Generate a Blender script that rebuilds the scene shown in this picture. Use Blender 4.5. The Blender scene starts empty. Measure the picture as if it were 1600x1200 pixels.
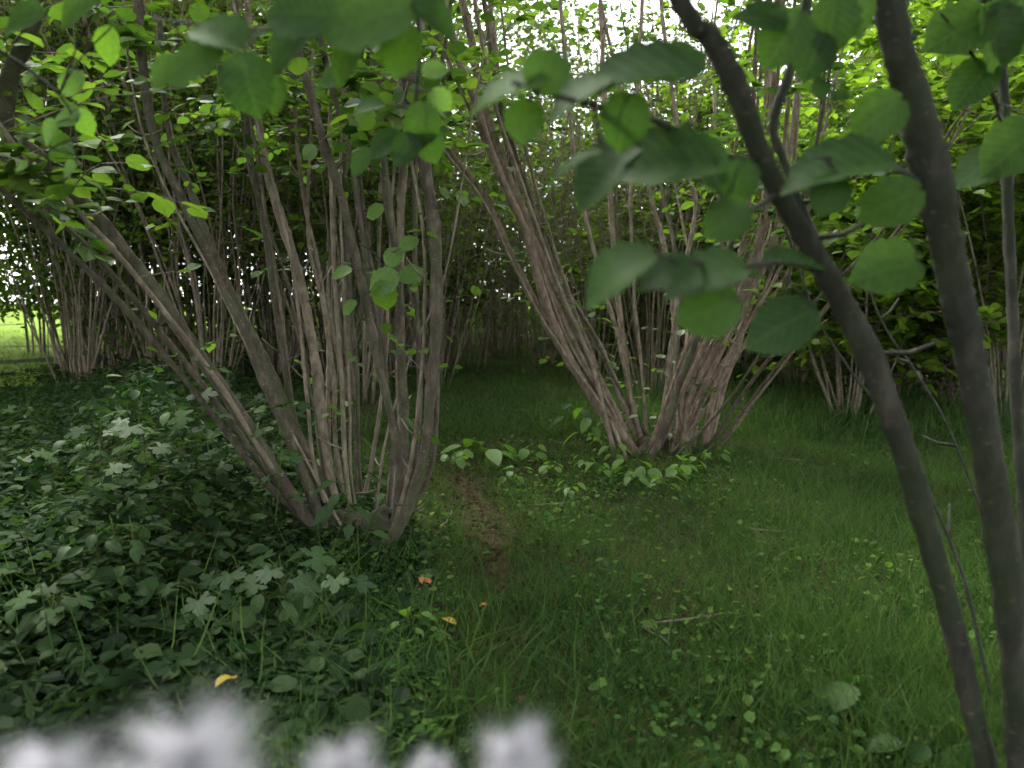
import bpy, math, random
import numpy as np
from mathutils import Vector, Matrix

# ------------------------------------------------------------------ camera, sky, sun, exposure
S = bpy.context.scene
COL = S.collection
CAM_H = 1.2
PITCH = math.radians(6.2)
FPX = 1200.0                                     # focal length in photo pixels (1600 wide)
cd = bpy.data.cameras.new('camera')
cam = bpy.data.objects.new('camera', cd); COL.objects.link(cam)
cam.location = (0, 0, CAM_H)
cam.rotation_euler = (math.radians(90) - PITCH, 0, 0)
cd.sensor_width = 36.0
cd.lens = 36.0 * FPX / 1600.0
cd.clip_start = 0.05
cd.clip_end = 2000.0
cd.dof.use_dof = True
cd.dof.focus_distance = 4.3
cd.dof.aperture_fstop = 2.4
S.camera = cam

SUN_EL, SUN_AZ = math.radians(55), math.radians(-32)      # azimuth from +Y towards +X
w = bpy.data.worlds.new('World'); S.world = w; w.use_nodes = True
nt = w.node_tree; nt.nodes.clear()
sky = nt.nodes.new('ShaderNodeTexSky'); sky.sky_type = 'NISHITA'; sky.sun_disc = False
sky.sun_elevation = SUN_EL; sky.sun_rotation = SUN_AZ
sky.air_density = 1.0; sky.dust_density = 1.5; sky.ozone_density = 1.0
hs = nt.nodes.new('ShaderNodeHueSaturation'); hs.inputs['Saturation'].default_value = 0.1   # veiled, whitish sky
bg = nt.nodes.new('ShaderNodeBackground'); bg.inputs[1].default_value = 0.15
wo = nt.nodes.new('ShaderNodeOutputWorld')
nt.links.new(sky.outputs[0], hs.inputs['Color']); nt.links.new(hs.outputs[0], bg.inputs[0]); nt.links.new(bg.outputs[0], wo.inputs[0])

sl = bpy.data.lights.new('sun', 'SUN'); sl.energy = 1.5; sl.angle = math.radians(14); sl.color = (1.0, 0.95, 0.86)
sun = bpy.data.objects.new('sun', sl); COL.objects.link(sun)
sdir = Vector((math.sin(SUN_AZ) * math.cos(SUN_EL), math.cos(SUN_AZ) * math.cos(SUN_EL), math.sin(SUN_EL)))
sun.rotation_euler = sdir.to_track_quat('Z', 'Y').to_euler()
sun.location = (0, 0, 30)

S.view_settings.view_transform = 'Standard'
S.view_settings.look = 'None'
S.view_settings.gamma = 1.0
S.view_settings.use_curve_mapping = False
S.view_settings.exposure = 2.65
S.cycles.max_bounces = 4; S.cycles.diffuse_bounces = 3; S.cycles.glossy_bounces = 1; S.cycles.transmission_bounces = 3
S.cycles.use_adaptive_sampling = True; S.cycles.adaptive_threshold = 0.05

# ------------------------------------------------------------------ helpers
rng = np.random.default_rng(11)
R = random.Random(5)
cp, sp_ = math.cos(PITCH), math.sin(PITCH)
FWD = np.array([0, cp, -sp_]); UPV = np.array([0, sp_, cp])

def at(px, py, d):
    """photo pixel + distance along +Y -> world point"""
    v = FWD + np.array([1.0, 0, 0]) * (px - 800) / FPX + UPV * (600 - py) / FPX
    v = v * (d / v[1])
    return np.array([v[0], v[1], CAM_H + v[2]])

def sstep(a, b, x):
    t = np.clip((x - a) / (b - a), 0, 1)
    return t * t * (3 - 2 * t)

def gz(x, y):
    x = np.asarray(x, float); y = np.asarray(y, float)
    z = 0.03 * np.sin(1.3 * x + 0.4) * np.cos(0.9 * y) + 0.02 * np.sin(2.9 * x - 1.7 * y) + 0.012 * np.sin(6.1 * x + 3.3 * y)
    z = z + 0.10 * sstep(-0.4, -2.6, x) * sstep(1.5, 3.0, y)
    z = z - 0.04 * np.exp(-((x - path_x(y)) / 0.17) ** 2) * sstep(5.8, 4.4, y)
    return z

def path_x(y):
    y = np.asarray(y, float)
    return np.interp(y, [0, 1.5, 2.6, 3.3, 4.0, 4.7, 5.6, 7.5, 10], [0.12, 0.10, 0.03, -0.06, -0.09, -0.27, -0.33, -0.05, 0.0])

def mesh_np(name, verts, faces, smooth=True):
    """faces: list of int arrays, each (m, k)"""
    me = bpy.data.meshes.new(name)
    verts = np.asarray(verts, np.float32).reshape(-1, 3)
    loops = np.concatenate([f.ravel() for f in faces]).astype(np.int32)
    sizes = np.concatenate([np.full(len(f), f.shape[1], np.int32) for f in faces])
    starts = np.concatenate([[0], np.cumsum(sizes)[:-1]]).astype(np.int32)
    me.vertices.add(len(verts)); me.vertices.foreach_set('co', verts.ravel())
    me.loops.add(len(loops)); me.loops.foreach_set('vertex_index', loops)
    me.polygons.add(len(sizes)); me.polygons.foreach_set('loop_start', starts)
    me.polygons.foreach_set('loop_total', sizes)
    me.polygons.foreach_set('use_smooth', np.full(len(sizes), smooth, bool))
    me.update(calc_edges=True); me.validate()
    return me

class MB:
    """collects shapes that belong to one part"""
    def __init__(self): self.v = []; self.f = {}; self.n = 0
    def add(self, verts, faces):
        verts = np.asarray(verts, float).reshape(-1, 3)
        for f in faces:
            f = np.asarray(f, int)
            if len(f): self.f.setdefault(f.shape[1], []).append(f + self.n)
        self.v.append(verts); self.n += len(verts)
    def mesh(self, name, smooth=True, origin=None):
        v = np.concatenate(self.v)
        if origin is not None: v = v - np.asarray(origin)
        return mesh_np(name, v, [np.concatenate(x) for x in self.f.values()], smooth)

def link(name, me, mat, parent=None, loc=(0, 0, 0)):
    o = bpy.data.objects.new(name, me); COL.objects.link(o)
    if mat is not None and not me.materials: me.materials.append(mat)
    o.location = loc
    if parent is not None: o.parent = parent
    return o

def empty(name, loc=(0, 0, 0), label=None, cat=None, group=None):
    o = bpy.data.objects.new(name, None); COL.objects.link(o); o.location = loc
    o.empty_display_size = 0.2
    return tag(o, label, cat, group)

def tag(o, label=None, cat=None, group=None, kind=None):
    if label: o['label'] = label
    if cat: o['category'] = cat
    if group: o['group'] = group
    if kind: o['kind'] = kind
    return o

def spline(pts, n):
    """Catmull-Rom through pts (k, c), n samples"""
    p = np.asarray(pts, float)
    if len(p) == 2:
        t = np.linspace(0, 1, n)[:, None]; return p[0] * (1 - t) + p[1] * t
    p = np.vstack([2 * p[0] - p[1], p, 2 * p[-1] - p[-2]])
    k = len(p) - 3
    u = np.linspace(0, k - 1e-6, n); i = u.astype(int); t = (u - i)[:, None]
    a, b, c, d = p[i], p[i + 1], p[i + 2], p[i + 3]
    return 0.5 * (2 * b + (c - a) * t + (2 * a - 5 * b + 4 * c - d) * t ** 2 + (3 * b - a - 3 * c + d) * t ** 3)

def tube(pts, rad, sides=9, rough=0.08, seed=0, knots=True):
    """tapered, slightly knobbly tube along pts"""
    pts = np.asarray(pts, float); n = len(pts)
    rad = np.broadcast_to(np.asarray(rad, float), (n,)).copy()
    rg = np.random.default_rng(seed)
    T = np.gradient(pts, axis=0); T /= np.linalg.norm(T, axis=1)[:, None] + 1e-9
    ref = np.array([1.0, 0, 0]) if abs(T[0, 0]) < 0.8 else np.array([0, 1.0, 0])
    N = np.zeros((n, 3)); B = np.zeros((n, 3))
    for i in range(n):
        v = ref - T[i] * (ref @ T[i]); v /= np.linalg.norm(v) + 1e-9
        N[i] = v; B[i] = np.cross(T[i], v); ref = v
    a = np.linspace(0, 2 * np.pi, sides, endpoint=False)
    prof = 1 + rough * (rg.random((n, sides)) - 0.5) + rough * 0.8 * np.sin(a[None] * 2 + rg.random() * 6 + np.linspace(0, 5, n)[:, None])
    if knots and n > 8:
        for _ in range(max(2, n // 6)):
            i = rg.integers(1, n - 1); j = rg.integers(0, sides)
            prof[i, j] += 0.25 * rg.random(); prof[i, (j + 1) % sides] += 0.15 * rg.random()
            rad[i] *= 1.03
    r = rad[:, None] * prof
    V = pts[:, None] + r[..., None] * (np.cos(a)[None, :, None] * N[:, None] + np.sin(a)[None, :, None] * B[:, None])
    V = V.reshape(-1, 3)
    i = np.arange(n - 1)[:, None] * sides; j = np.arange(sides)[None]; k = (j + 1) % sides
    q = np.stack([i + j, i + k, i + sides + k, i + sides + j], -1).reshape(-1, 4)
    V = np.vstack([V, pts[-1] + T[-1] * rad[-1] * 0.6, pts[0] - T[0] * rad[0] * 0.3])
    l = (n - 1) * sides; jj = np.arange(sides); kk = (jj + 1) % sides
    t1 = np.stack([l + jj, l + kk, np.full(sides, n * sides)], -1)
    t2 = np.stack([kk, jj, np.full(sides, n * sides + 1)], -1)
    return V, [q, np.vstack([t1, t2])]

def frames(direc, normal):
    """rotation matrices with columns (side, along, normal)"""
    y = direc / (np.linalg.norm(direc, axis=1)[:, None] + 1e-9)
    z = normal - y * np.sum(normal * y, 1)[:, None]
    z /= np.linalg.norm(z, axis=1)[:, None] + 1e-9
    x = np.cross(y, z)
    return np.stack([x, y, z], -1)

def scatter(tv, tf, P, M, s):
    """copies of template (tv, tf list) at P with rotation M and scale s, as verts and faces"""
    s = np.asarray(s, float)
    sc = s[:, None, None] if s.ndim == 1 else s[:, None, :]
    V = np.einsum('mij,mnj->mni', M, tv[None] * sc) + P[:, None]
    off = (np.arange(len(P)) * len(tv))[:, None, None]
    return V.reshape(-1, 3), [(f[None] + off).reshape(-1, f.shape[1]) for f in tf]

# leaf templates: unit length along +Y, base at the origin, +Z is the upper face
LEAF4 = (np.array([[0, 0, 0], [-.30, .22, .05], [-.36, .62, .06], [0, 1, -.10], [.36, .62, .06], [.30, .22, .05]]),
         [np.array([[0, 3, 2, 1], [0, 5, 4, 3]])])
LEAF8 = (np.array([[0, 0, 0], [-.22, .04, .03], [-.41, .35, .07], [-.40, .66, .06], [-.17, .88, .0], [0, 1.02, -.10],
                   [.17, .88, .0], [.40, .66, .06], [.41, .35, .07], [.22, .04, .03], [0, .45, -.01]]),
         [np.array([[0, 10, 2, 1], [10, 4, 3, 2], [0, 9, 8, 10], [10, 8, 7, 6]]), np.array([[10, 5, 4], [10, 6, 5]])])
LANCE = (np.array([[0, 0, 0], [-.17, .3, .04], [-.13, .65, .02], [0, 1, -.12], [.13, .65, .02], [.17, .3, .04]]),
         [np.array([[0, 3, 2, 1], [0, 5, 4, 3]])])
def blade_template():
    v = np.array([[-.5, 0, 0], [.5, 0, 0], [-.38, .5, .10], [.38, .5, .10], [0, 1, .38]])
    return v, [np.array([[0, 1, 3, 2]]), np.array([[2, 3, 4]])]

def hazel_leaf_mesh(name, seed):
    """broad, toothed, pointed leaf, about 44 triangles, with quilted veins and a curl"""
    rg = np.random.default_rng(seed)
    rows = 12
    t = np.linspace(0, 1, rows)
    wid = np.interp(t, [0, .05, .15, .3, .5, .68, .8, .9, .96, 1], [.08, .24, .35, .42, .44, .40, .29, .13, .045, .0])
    wid = wid * (1 + .06 * np.where(np.arange(rows) % 2, 1, -1)) * (1 + .10 * (rg.random(rows) - .5))
    curl = .12 + .38 * rg.random(); fold = .08 + .35 * rg.random(); tw = (rg.random() - .5) * .6
    yy = t * (1 - .05 * curl); back = np.where(t < .08, -.05, 0)
    L = np.stack([-wid, yy + back, fold * wid - curl * t ** 2 + 0.012 * np.sin(t * 26)], -1)
    M = np.stack([.02 * np.sin(t * 4 + seed), yy, -curl * t ** 2], -1)
    Rr = np.stack([wid, yy + back, fold * wid - curl * t ** 2 + 0.012 * np.sin(t * 26 + 1.5)], -1)
    L[:, 2] += tw * wid * t; Rr[:, 2] -= tw * wid * t
    V = np.concatenate([L, M, Rr]); i = np.arange(rows - 1)
    q = np.vstack([np.stack([i, rows + i, rows + i + 1, i + 1], -1), np.stack([rows + i, 2 * rows + i, 2 * rows + i + 1, rows + i + 1], -1)])
    return mesh_np(name, V, [q])

def lobed_leaf_mesh(name, seed):
    """five-lobed leaf with toothed edge"""
    rg = np.random.default_rng(seed)
    a = np.linspace(-.82 * np.pi, .82 * np.pi, 33)
    lob = np.abs(np.cos(a * 2.45)) ** .7
    r = .24 + .34 * lob * (1 - .35 * (np.abs(a) / np.pi)) * (1 + .12 * (rg.random(33) - .5))
    r *= 1 + .06 * np.where(np.arange(33) % 2, 1, -1)
    x = r * np.sin(a); y = .36 + r * np.cos(a) * 1.1
    c = .15 + .2 * rg.random()
    z = -c * (x ** 2 + (y - .36) ** 2) + .05 * lob
    V = np.vstack([[0, .33, 0], np.stack([x, y, z], -1)])
    k = np.arange(1, 33)
    return mesh_np(name, V, [np.stack([np.zeros(32, int), k + 1, k], -1)])

def oval_leaf_mesh(name, seed):
    rg = np.random.default_rng(seed)
    rows = 8; t = np.linspace(0, 1, rows)
    wid = .27 * np.sin(np.pi * t ** .8) ** .8 * (1 + .06 * (rg.random(rows) - .5)); wid[-1] = 0; wid[0] = .02
    c = .15 + .25 * rg.random(); f = .1 + .25 * rg.random()
    L = np.stack([-wid, t, f * wid - c * t ** 2], -1); M = np.stack([0 * t, t, -c * t ** 2], -1); Q = np.stack([wid, t, f * wid - c * t ** 2], -1)
    V = np.concatenate([L, M, Q]); i = np.arange(rows - 1)
    q = np.vstack([np.stack([i, rows + i, rows + i + 1, i + 1], -1), np.stack([rows + i, 2 * rows + i, 2 * rows + i + 1, rows + i + 1], -1)])
    return mesh_np(name, V, [q])

# ------------------------------------------------------------------ materials
def new_mat(name):
    m = bpy.data.materials.new(name); m.use_nodes = True
    n = m.node_tree.nodes; n.clear()
    return m, n, m.node_tree.links

def ramp(n, stops):
    r = n.new('ShaderNodeValToRGB'); e = r.color_ramp.elements
    while len(e) < len(stops): e.new(0.5)
    for k, (p, c) in enumerate(stops): e[k].position = p; e[k].color = (*c, 1)
    return r

def leaf_mat(name, cols, trans=0.5, tcol=(1.25, 1.35, .55), rough=.5, objrand=False, gloss=.06):
    """diffuse front, light shining through from behind, a little gloss"""
    m, n, l = new_mat(name)
    out = n.new('ShaderNodeOutputMaterial')
    k = len(cols)
    rp = ramp(n, [(i / max(1, k - 1), c) for i, c in enumerate(cols)])
    if objrand: src = n.new('ShaderNodeObjectInfo').outputs['Random']
    else: src = n.new('ShaderNodeNewGeometry').outputs['Random Per Island']
    l.new(src, rp.inputs[0]); base = rp.outputs[0]
    df = n.new('ShaderNodeBsdfDiffuse'); tr = n.new('ShaderNodeBsdfTranslucent')
    if objrand:
        # blotches, and side veins as slanted lines in the leaf's own frame, slightly paler and in low relief
        tc = n.new('ShaderNodeTexCoord')
        nz = n.new('ShaderNodeTexNoise'); nz.inputs['Scale'].default_value = 7; nz.inputs['Detail'].default_value = 4
        l.new(tc.outputs['Object'], nz.inputs['Vector'])
        mul = n.new('ShaderNodeMixRGB'); mul.blend_type = 'MULTIPLY'; mul.inputs[0].default_value = .6
        r2 = ramp(n, [(.3, (.6, .6, .5)), (.7, (1.25, 1.2, 1.1))])
        l.new(nz.outputs['Fac'], r2.inputs[0]); l.new(base, mul.inputs[1]); l.new(r2.outputs[0], mul.inputs[2]); base = mul.outputs[0]
        sx = n.new('ShaderNodeSeparateXYZ'); l.new(tc.outputs['Object'], sx.inputs[0])
        def math_(op, a, b=None, c=None):
            q = n.new('ShaderNodeMath'); q.operation = op
            for i, v in enumerate((a, b, c)):
                if v is None: continue
                if isinstance(v, (int, float)): q.inputs[i].default_value = v
                else: l.new(v, q.inputs[i])
            return q.outputs[0]
        ab = math_('ABSOLUTE', sx.outputs[0])
        si = math_('SINE', math_('MULTIPLY', math_('MULTIPLY_ADD', ab, -.75, sx.outputs[1]), 50))
        line = math_('MAXIMUM', math_('LESS_THAN', ab, .011), math_('GREATER_THAN', si, .95))
        bp = n.new('ShaderNodeBump'); bp.inputs['Strength'].default_value = .12; bp.inputs['Distance'].default_value = .0012
        l.new(si, bp.inputs['Height']); l.new(bp.outputs[0], df.inputs['Normal'])
        vm = n.new('ShaderNodeMixRGB'); l.new(base, vm.inputs[1]); l.new(math_('MULTIPLY', line, .18), vm.inputs[0])
        vm.inputs[2].default_value = (.15, .20, .08, 1); base = vm.outputs[0]
    tm = n.new('ShaderNodeMixRGB'); tm.blend_type = 'MULTIPLY'; tm.inputs[0].default_value = 1; tm.inputs[2].default_value = (*tcol, 1)
    l.new(base, df.inputs[0]); l.new(base, tm.inputs[1]); l.new(tm.outputs[0], tr.inputs[0])
    mixs = n.new('ShaderNodeMixShader'); mixs.inputs[0].default_value = trans
    l.new(df.outputs[0], mixs.inputs[1]); l.new(tr.outputs[0], mixs.inputs[2]); last = mixs
    if gloss > 0:
        gl = n.new('ShaderNodeBsdfGlossy'); gl.inputs['Roughness'].default_value = rough; gl.inputs['Color'].default_value = (.8, .85, .8, 1)
        last = n.new('ShaderNodeMixShader'); last.inputs[0].default_value = gloss
        l.new(mixs.outputs[0], last.inputs[1]); l.new(gl.outputs[0], last.inputs[2])
    l.new(last.outputs[0], out.inputs[0])
    return m

def bark_mat(name, dark, mid, light, algae=(.05, .07, .03), moss=.35, scale=1.0, fleck=.5):
    m, n, l = new_mat(name)
    out = n.new('ShaderNodeOutputMaterial'); pr = n.new('ShaderNodeBsdfPrincipled'); pr.inputs['Roughness'].default_value = .85
    pr.inputs['Specular IOR Level'].default_value = .2
    tc = n.new('ShaderNodeTexCoord')
    mp = n.new('ShaderNodeMapping'); mp.inputs['Scale'].default_value = (24 * scale, 24 * scale, 11 * scale); l.new(tc.outputs['Object'], mp.inputs[0])
    n1 = n.new('ShaderNodeTexNoise'); n1.inputs['Scale'].default_value = 1; n1.inputs['Detail'].default_value = 7; n1.inputs['Roughness'].default_value = .65
    l.new(mp.outputs[0], n1.inputs['Vector'])
    rp = ramp(n, [(.25, dark), (.5, mid), (.76, light)]); l.new(n1.outputs['Fac'], rp.inputs[0])
    n2 = n.new('ShaderNodeTexNoise'); n2.inputs['Scale'].default_value = 4.5; n2.inputs['Detail'].default_value = 5; l.new(tc.outputs['Object'], n2.inputs['Vector'])
    r2 = ramp(n, [(.45, (0, 0, 0)), (.62, (moss, moss, moss))]); l.new(n2.outputs['Fac'], r2.inputs[0])
    mx = n.new('ShaderNodeMixRGB'); l.new(r2.outputs[0], mx.inputs[0]); l.new(rp.outputs[0], mx.inputs[1]); mx.inputs[2].default_value = (*algae, 1)
    # pale lenticels and lichen flecks
    mp3 = n.new('ShaderNodeMapping'); mp3.inputs['Scale'].default_value = (60, 60, 150); l.new(tc.outputs['Object'], mp3.inputs[0])
    n3 = n.new('ShaderNodeTexNoise'); n3.inputs['Scale'].default_value = 1; n3.inputs['Detail'].default_value = 2; l.new(mp3.outputs[0], n3.inputs['Vector'])
    r3 = ramp(n, [(.66, (0, 0, 0)), (.74, (fleck,) * 3)]); l.new(n3.outputs['Fac'], r3.inputs[0])
    m3 = n.new('ShaderNodeMixRGB'); l.new(r3.outputs[0], m3.inputs[0]); l.new(mx.outputs[0], m3.inputs[1]); m3.inputs[2].default_value = (.30, .27, .22, 1)
    l.new(m3.outputs[0], pr.inputs['Base Color'])
    bp = n.new('ShaderNodeBump'); bp.inputs['Strength'].default_value = .6; bp.inputs['Distance'].default_value = .02
    l.new(n1.outputs['Fac'], bp.inputs['Height']); l.new(bp.outputs[0], pr.inputs['Normal']); l.new(pr.outputs[0], out.inputs[0])
    return m

def soil_mat(name, stops, scale=6):
    m, n, l = new_mat(name)
    out = n.new('ShaderNodeOutputMaterial'); pr = n.new('ShaderNodeBsdfPrincipled'); pr.inputs['Roughness'].default_value = 1.0; pr.inputs['Specular IOR Level'].default_value = .03
    tc = n.new('ShaderNodeTexCoord')
    n1 = n.new('ShaderNodeTexNoise'); n1.inputs['Scale'].default_value = scale; n1.inputs['Detail'].default_value = 9; n1.inputs['Roughness'].default_value = .7
    l.new(tc.outputs['Object'], n1.inputs['Vector'])
    rp = ramp(n, stops); l.new(n1.outputs['Fac'], rp.inputs[0]); l.new(rp.outputs[0], pr.inputs['Base Color'])
    n2 = n.new('ShaderNodeTexNoise'); n2.inputs['Scale'].default_value = 45; n2.inputs['Detail'].default_value = 6; l.new(tc.outputs['Object'], n2.inputs['Vector'])
    bp = n.new('ShaderNodeBump'); bp.inputs['Strength'].default_value = .9; bp.inputs['Distance'].default_value = .03
    l.new(n2.outputs['Fac'], bp.inputs['Height']); l.new(bp.outputs[0], pr.inputs['Normal']); l.new(pr.outputs[0], out.inputs[0])
    return m

M_LEAF_NEAR = leaf_mat('hazel leaf near', [(.018, .048, .013), (.028, .068, .016), (.045, .10, .02)], trans=.5, objrand=True, gloss=.01)  # darkened past the crown leaves: missing canopy shade put into the colour
M_LEAF_FRESH = leaf_mat('hazel leaf fresh', [(.075, .16, .025), (.10, .20, .03)], trans=.55, objrand=True, gloss=.03)
M_LEAF_CROWN = leaf_mat('hazel crown leaf', [(.03, .065, .016), (.05, .10, .02), (.07, .13, .024), (.10, .16, .03)], trans=.55, gloss=.03)
M_LEAF_FAR = leaf_mat('far leaf', [(.022, .045, .013), (.038, .070, .016), (.058, .10, .02), (.09, .135, .026)], trans=.55, gloss=0)
M_LEAF_DIM = leaf_mat('small dark leaf', [(.03, .058, .015), (.048, .084, .02), (.068, .108, .025), (.10, .145, .03)], trans=.45, gloss=0)
M_LEAF_SUNNY = leaf_mat('painted sunlit leaf', [(.08, .15, .022), (.12, .20, .03), (.15, .23, .035)], trans=.65, gloss=0)  # sky glow on the right-hand shrubs put into a brighter leaf colour
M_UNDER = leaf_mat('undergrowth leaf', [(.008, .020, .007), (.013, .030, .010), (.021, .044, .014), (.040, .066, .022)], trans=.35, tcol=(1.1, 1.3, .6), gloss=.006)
M_PLANT = leaf_mat('plant leaf', [(.016, .042, .013), (.026, .060, .018), (.040, .082, .024)], trans=.35, objrand=True, tcol=(1.1, 1.3, .6), gloss=.015)
M_GRASS = leaf_mat('grass', [(.024, .056, .019), (.038, .080, .024), (.056, .104, .031), (.085, .115, .044)], trans=.4, tcol=(1.2, 1.3, .6), gloss=0)
M_COVER = leaf_mat('ground cover leaf', [(.022, .058, .018), (.04, .09, .022), (.065, .125, .028), (.09, .15, .035)], trans=.4, gloss=.004)
M_YELLOW = leaf_mat('yellow leaf', [(.35, .26, .04), (.42, .33, .05)], trans=.4, objrand=True, tcol=(1, 1, .6), gloss=.02)
M_ORANGE = leaf_mat('rusty leaf', [(.30, .11, .045), (.36, .15, .06)], trans=.25, objrand=True, tcol=(1, .8, .6), gloss=.02)
M_LITTER = leaf_mat('litter', [(.018, .013, .008), (.032, .022, .013), (.06, .042, .024), (.034, .042, .014)], trans=.15, tcol=(1, .9, .7), gloss=0)
M_BARK_L = bark_mat('dark hazel bark', (.02, .017, .012), (.060, .049, .037), (.14, .118, .09), moss=.5)
M_BARK_P = bark_mat('pale and lit hazel bark', (.05, .040, .029), (.16, .13, .098), (.30, .255, .20), moss=.25)  # light on lit stems is in this bark colour; dead wood is pale itself
M_BARK_R = bark_mat('warm hazel bark', (.05, .036, .027), (.155, .115, .088), (.29, .235, .185), moss=.22)
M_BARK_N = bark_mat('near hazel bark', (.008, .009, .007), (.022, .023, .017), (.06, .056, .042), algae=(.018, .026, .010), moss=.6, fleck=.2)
M_BARK_F = bark_mat('far hazel bark', (.05, .041, .03), (.14, .115, .085), (.26, .22, .17), moss=.3)
M_STUMP = bark_mat('mossy stump', (.008, .008, .005), (.028, .026, .016), (.07, .062, .042), algae=(.03, .05, .012), moss=.8)
M_TWIG = bark_mat('twig bark', (.05, .04, .03), (.11, .09, .065), (.20, .17, .13), moss=.1)
M_GREENSTEM = soil_mat('green stem', [(.3, (.04, .07, .02)), (.7, (.08, .11, .03))], 12)
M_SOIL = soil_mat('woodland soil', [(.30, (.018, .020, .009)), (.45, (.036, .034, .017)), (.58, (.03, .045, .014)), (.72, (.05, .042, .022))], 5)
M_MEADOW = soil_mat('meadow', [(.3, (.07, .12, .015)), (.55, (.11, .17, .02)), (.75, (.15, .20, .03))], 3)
M_PATH = soil_mat('trodden earth', [(.3, (.022, .017, .010)), (.5, (.045, .033, .020)), (.7, (.075, .056, .034))], 9)

HAZEL = [hazel_leaf_mesh('hazel_leaf', s) for s in range(8)]
HAZEL_FRESH = [hazel_leaf_mesh('fresh_leaf', s + 20) for s in range(4)]
LOBED = [lobed_leaf_mesh('lobed_leaf', s) for s in range(5)]
OVAL = [oval_leaf_mesh('oval_leaf', s) for s in range(5)]
OVAL_FRESH = [oval_leaf_mesh('oval_fresh_leaf', s + 9) for s in range(4)]
for ms, mt in ((HAZEL, M_LEAF_NEAR), (HAZEL_FRESH, M_LEAF_FRESH), (LOBED, M_PLANT), (OVAL, M_PLANT), (OVAL_FRESH, M_LEAF_FRESH)):
    for me in ms: me.materials.append(mt)

# ------------------------------------------------------------------ ground and path
def make_ground():
    xs = np.concatenate([-np.geomspace(320, 9, 24), np.linspace(-8.6, 8.6, 130), np.geomspace(9, 320, 24)])
    ys = np.concatenate([-np.geomspace(80, 3, 12), np.linspace(-2.5, 14, 130), np.geomspace(14.4, 290, 36)])
    X, Y = np.meshgrid(xs, ys); Z = gz(X, Y)
    V = np.stack([X, Y, Z], -1).reshape(-1, 3)
    nx = len(xs); i = (np.arange(len(ys) - 1)[:, None] * nx + np.arange(nx - 1)[None]).ravel()
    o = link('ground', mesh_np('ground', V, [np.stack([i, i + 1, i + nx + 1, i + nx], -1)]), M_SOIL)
    tag(o, kind='structure', label='shaded woodland floor of dark soil under the hazels', cat='ground')
make_ground()

def make_path():
    ys = np.linspace(3.1, 5.7, 60); V = []; k = 9
    for j, y in enumerate(ys):
        c = float(path_x(y)); wl = .09 + .04 * math.sin(y * 5.1) + .03 * R.random(); wr = .09 + .04 * math.sin(y * 4.3 + 2) + .03 * R.random()
        if y < 3.6: wl *= .2 + .8 * (y - 3.1) / .5; wr *= .2 + .8 * (y - 3.1) / .5
        if y > 4.9: f = max(.05, (5.7 - y) / .8); wl *= f; wr *= f
        for q in range(k):
            u = q / (k - 1); x = c - wl + (wl + wr) * u
            V.append((x, y, float(gz(x, y)) + .004 + .012 * math.sin(math.pi * u)))
    i = (np.arange(len(ys) - 1)[:, None] * k + np.arange(k - 1)[None]).ravel()
    o = link('path', mesh_np('path', V, [np.stack([i, i + 1, i + k + 1, i + k], -1)]), M_PATH)
    tag(o, kind='structure', label='narrow trodden earth path winding between the two hazels', cat='path')
make_path()

def make_meadow():
    ys = np.concatenate([np.linspace(9.5, 30, 30), np.geomspace(32, 150, 12)]); V = []; k = 12
    for y in ys:
        x1 = -5.6 - .42 * (y - 9.5) + .5 * math.sin(y * 1.7); x0 = x1 - 12 - 1.6 * y
        if y > 26: x1 = -12.5 + .2 * (y - 26)
        for q in range(k):
            x = x0 + (x1 - x0) * q / (k - 1); V.append((x, y, float(gz(x, y)) + .035))
    i = (np.arange(len(ys) - 1)[:, None] * k + np.arange(k - 1)[None]).ravel()
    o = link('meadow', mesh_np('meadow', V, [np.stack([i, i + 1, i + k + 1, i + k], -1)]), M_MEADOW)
    tag(o, kind='structure', label='bright meadow seen past the wood edge on the left', cat='meadow')
make_meadow()

# ------------------------------------------------------------------ stools (coppiced hazel)
class Stem:
    def __init__(self, pts, rad): self.pts = pts; self.rad = rad

def stem_from_px(px, d0, dl, th, top=2.0, seed=0, taper=.55, drift=None):
    """px: photo polyline from base to top; d0 distance at base, dl change of distance to the top; th thickness in px at base"""
    rg = np.random.default_rng(seed)
    p = np.asarray(px, float); k = len(p)
    seg = np.concatenate([[0], np.cumsum(np.linalg.norm(np.diff(p, axis=0), axis=1))]); t = seg / seg[-1]
    P = np.array([at(x, y, d0 + dl * tt) for (x, y), tt in zip(p, t)])
    if top > 0:
        v = P[-1] - P[-2]; v /= np.linalg.norm(v)
        a = v + np.array([0, 0, .35]); a /= np.linalg.norm(a)
        b = a + np.array([rg.normal() * .15, rg.normal() * .15, .3]); b /= np.linalg.norm(b)
        P = np.vstack([P, P[-1] + a * top * .5, P[-1] + a * top * .5 + b * top * .5])
    P[0, 2] = min(P[0, 2], float(gz(P[0, 0], P[0, 1])) + .02)
    P = np.vstack([P[0] + (P[0] - P[1]) / np.linalg.norm(P[1] - P[0]) * .12, P])
    n = max(20, int(14 * len(P)))
    C = spline(P, n)
    L = np.concatenate([[0], np.cumsum(np.linalg.norm(np.diff(C, axis=0), axis=1))])
    C = C + (np.stack([np.interp(L, np.arange(0, L[-1] + .5, .25), rg.normal(size=len(np.arange(0, L[-1] + .5, .25)))) for _ in range(3)], -1)) * .004
    r0 = th / FPX * d0 / 2
    tt = L / L[-1]
    rad = r0 * (1 - (1 - taper) * tt) * np.where(tt > .75, 1 - .8 * (tt - .75) / .25, 1)
    kk = np.arange(0, L[-1] + .5, .14); rad = rad * (1 + .10 * np.interp(L, kk, rg.normal(size=len(kk))).clip(-1, 1.6))      # uneven swelling
    rad *= 1 + .35 * np.exp(-L / .12)
    return Stem(C, np.maximum(rad, .004))

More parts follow.
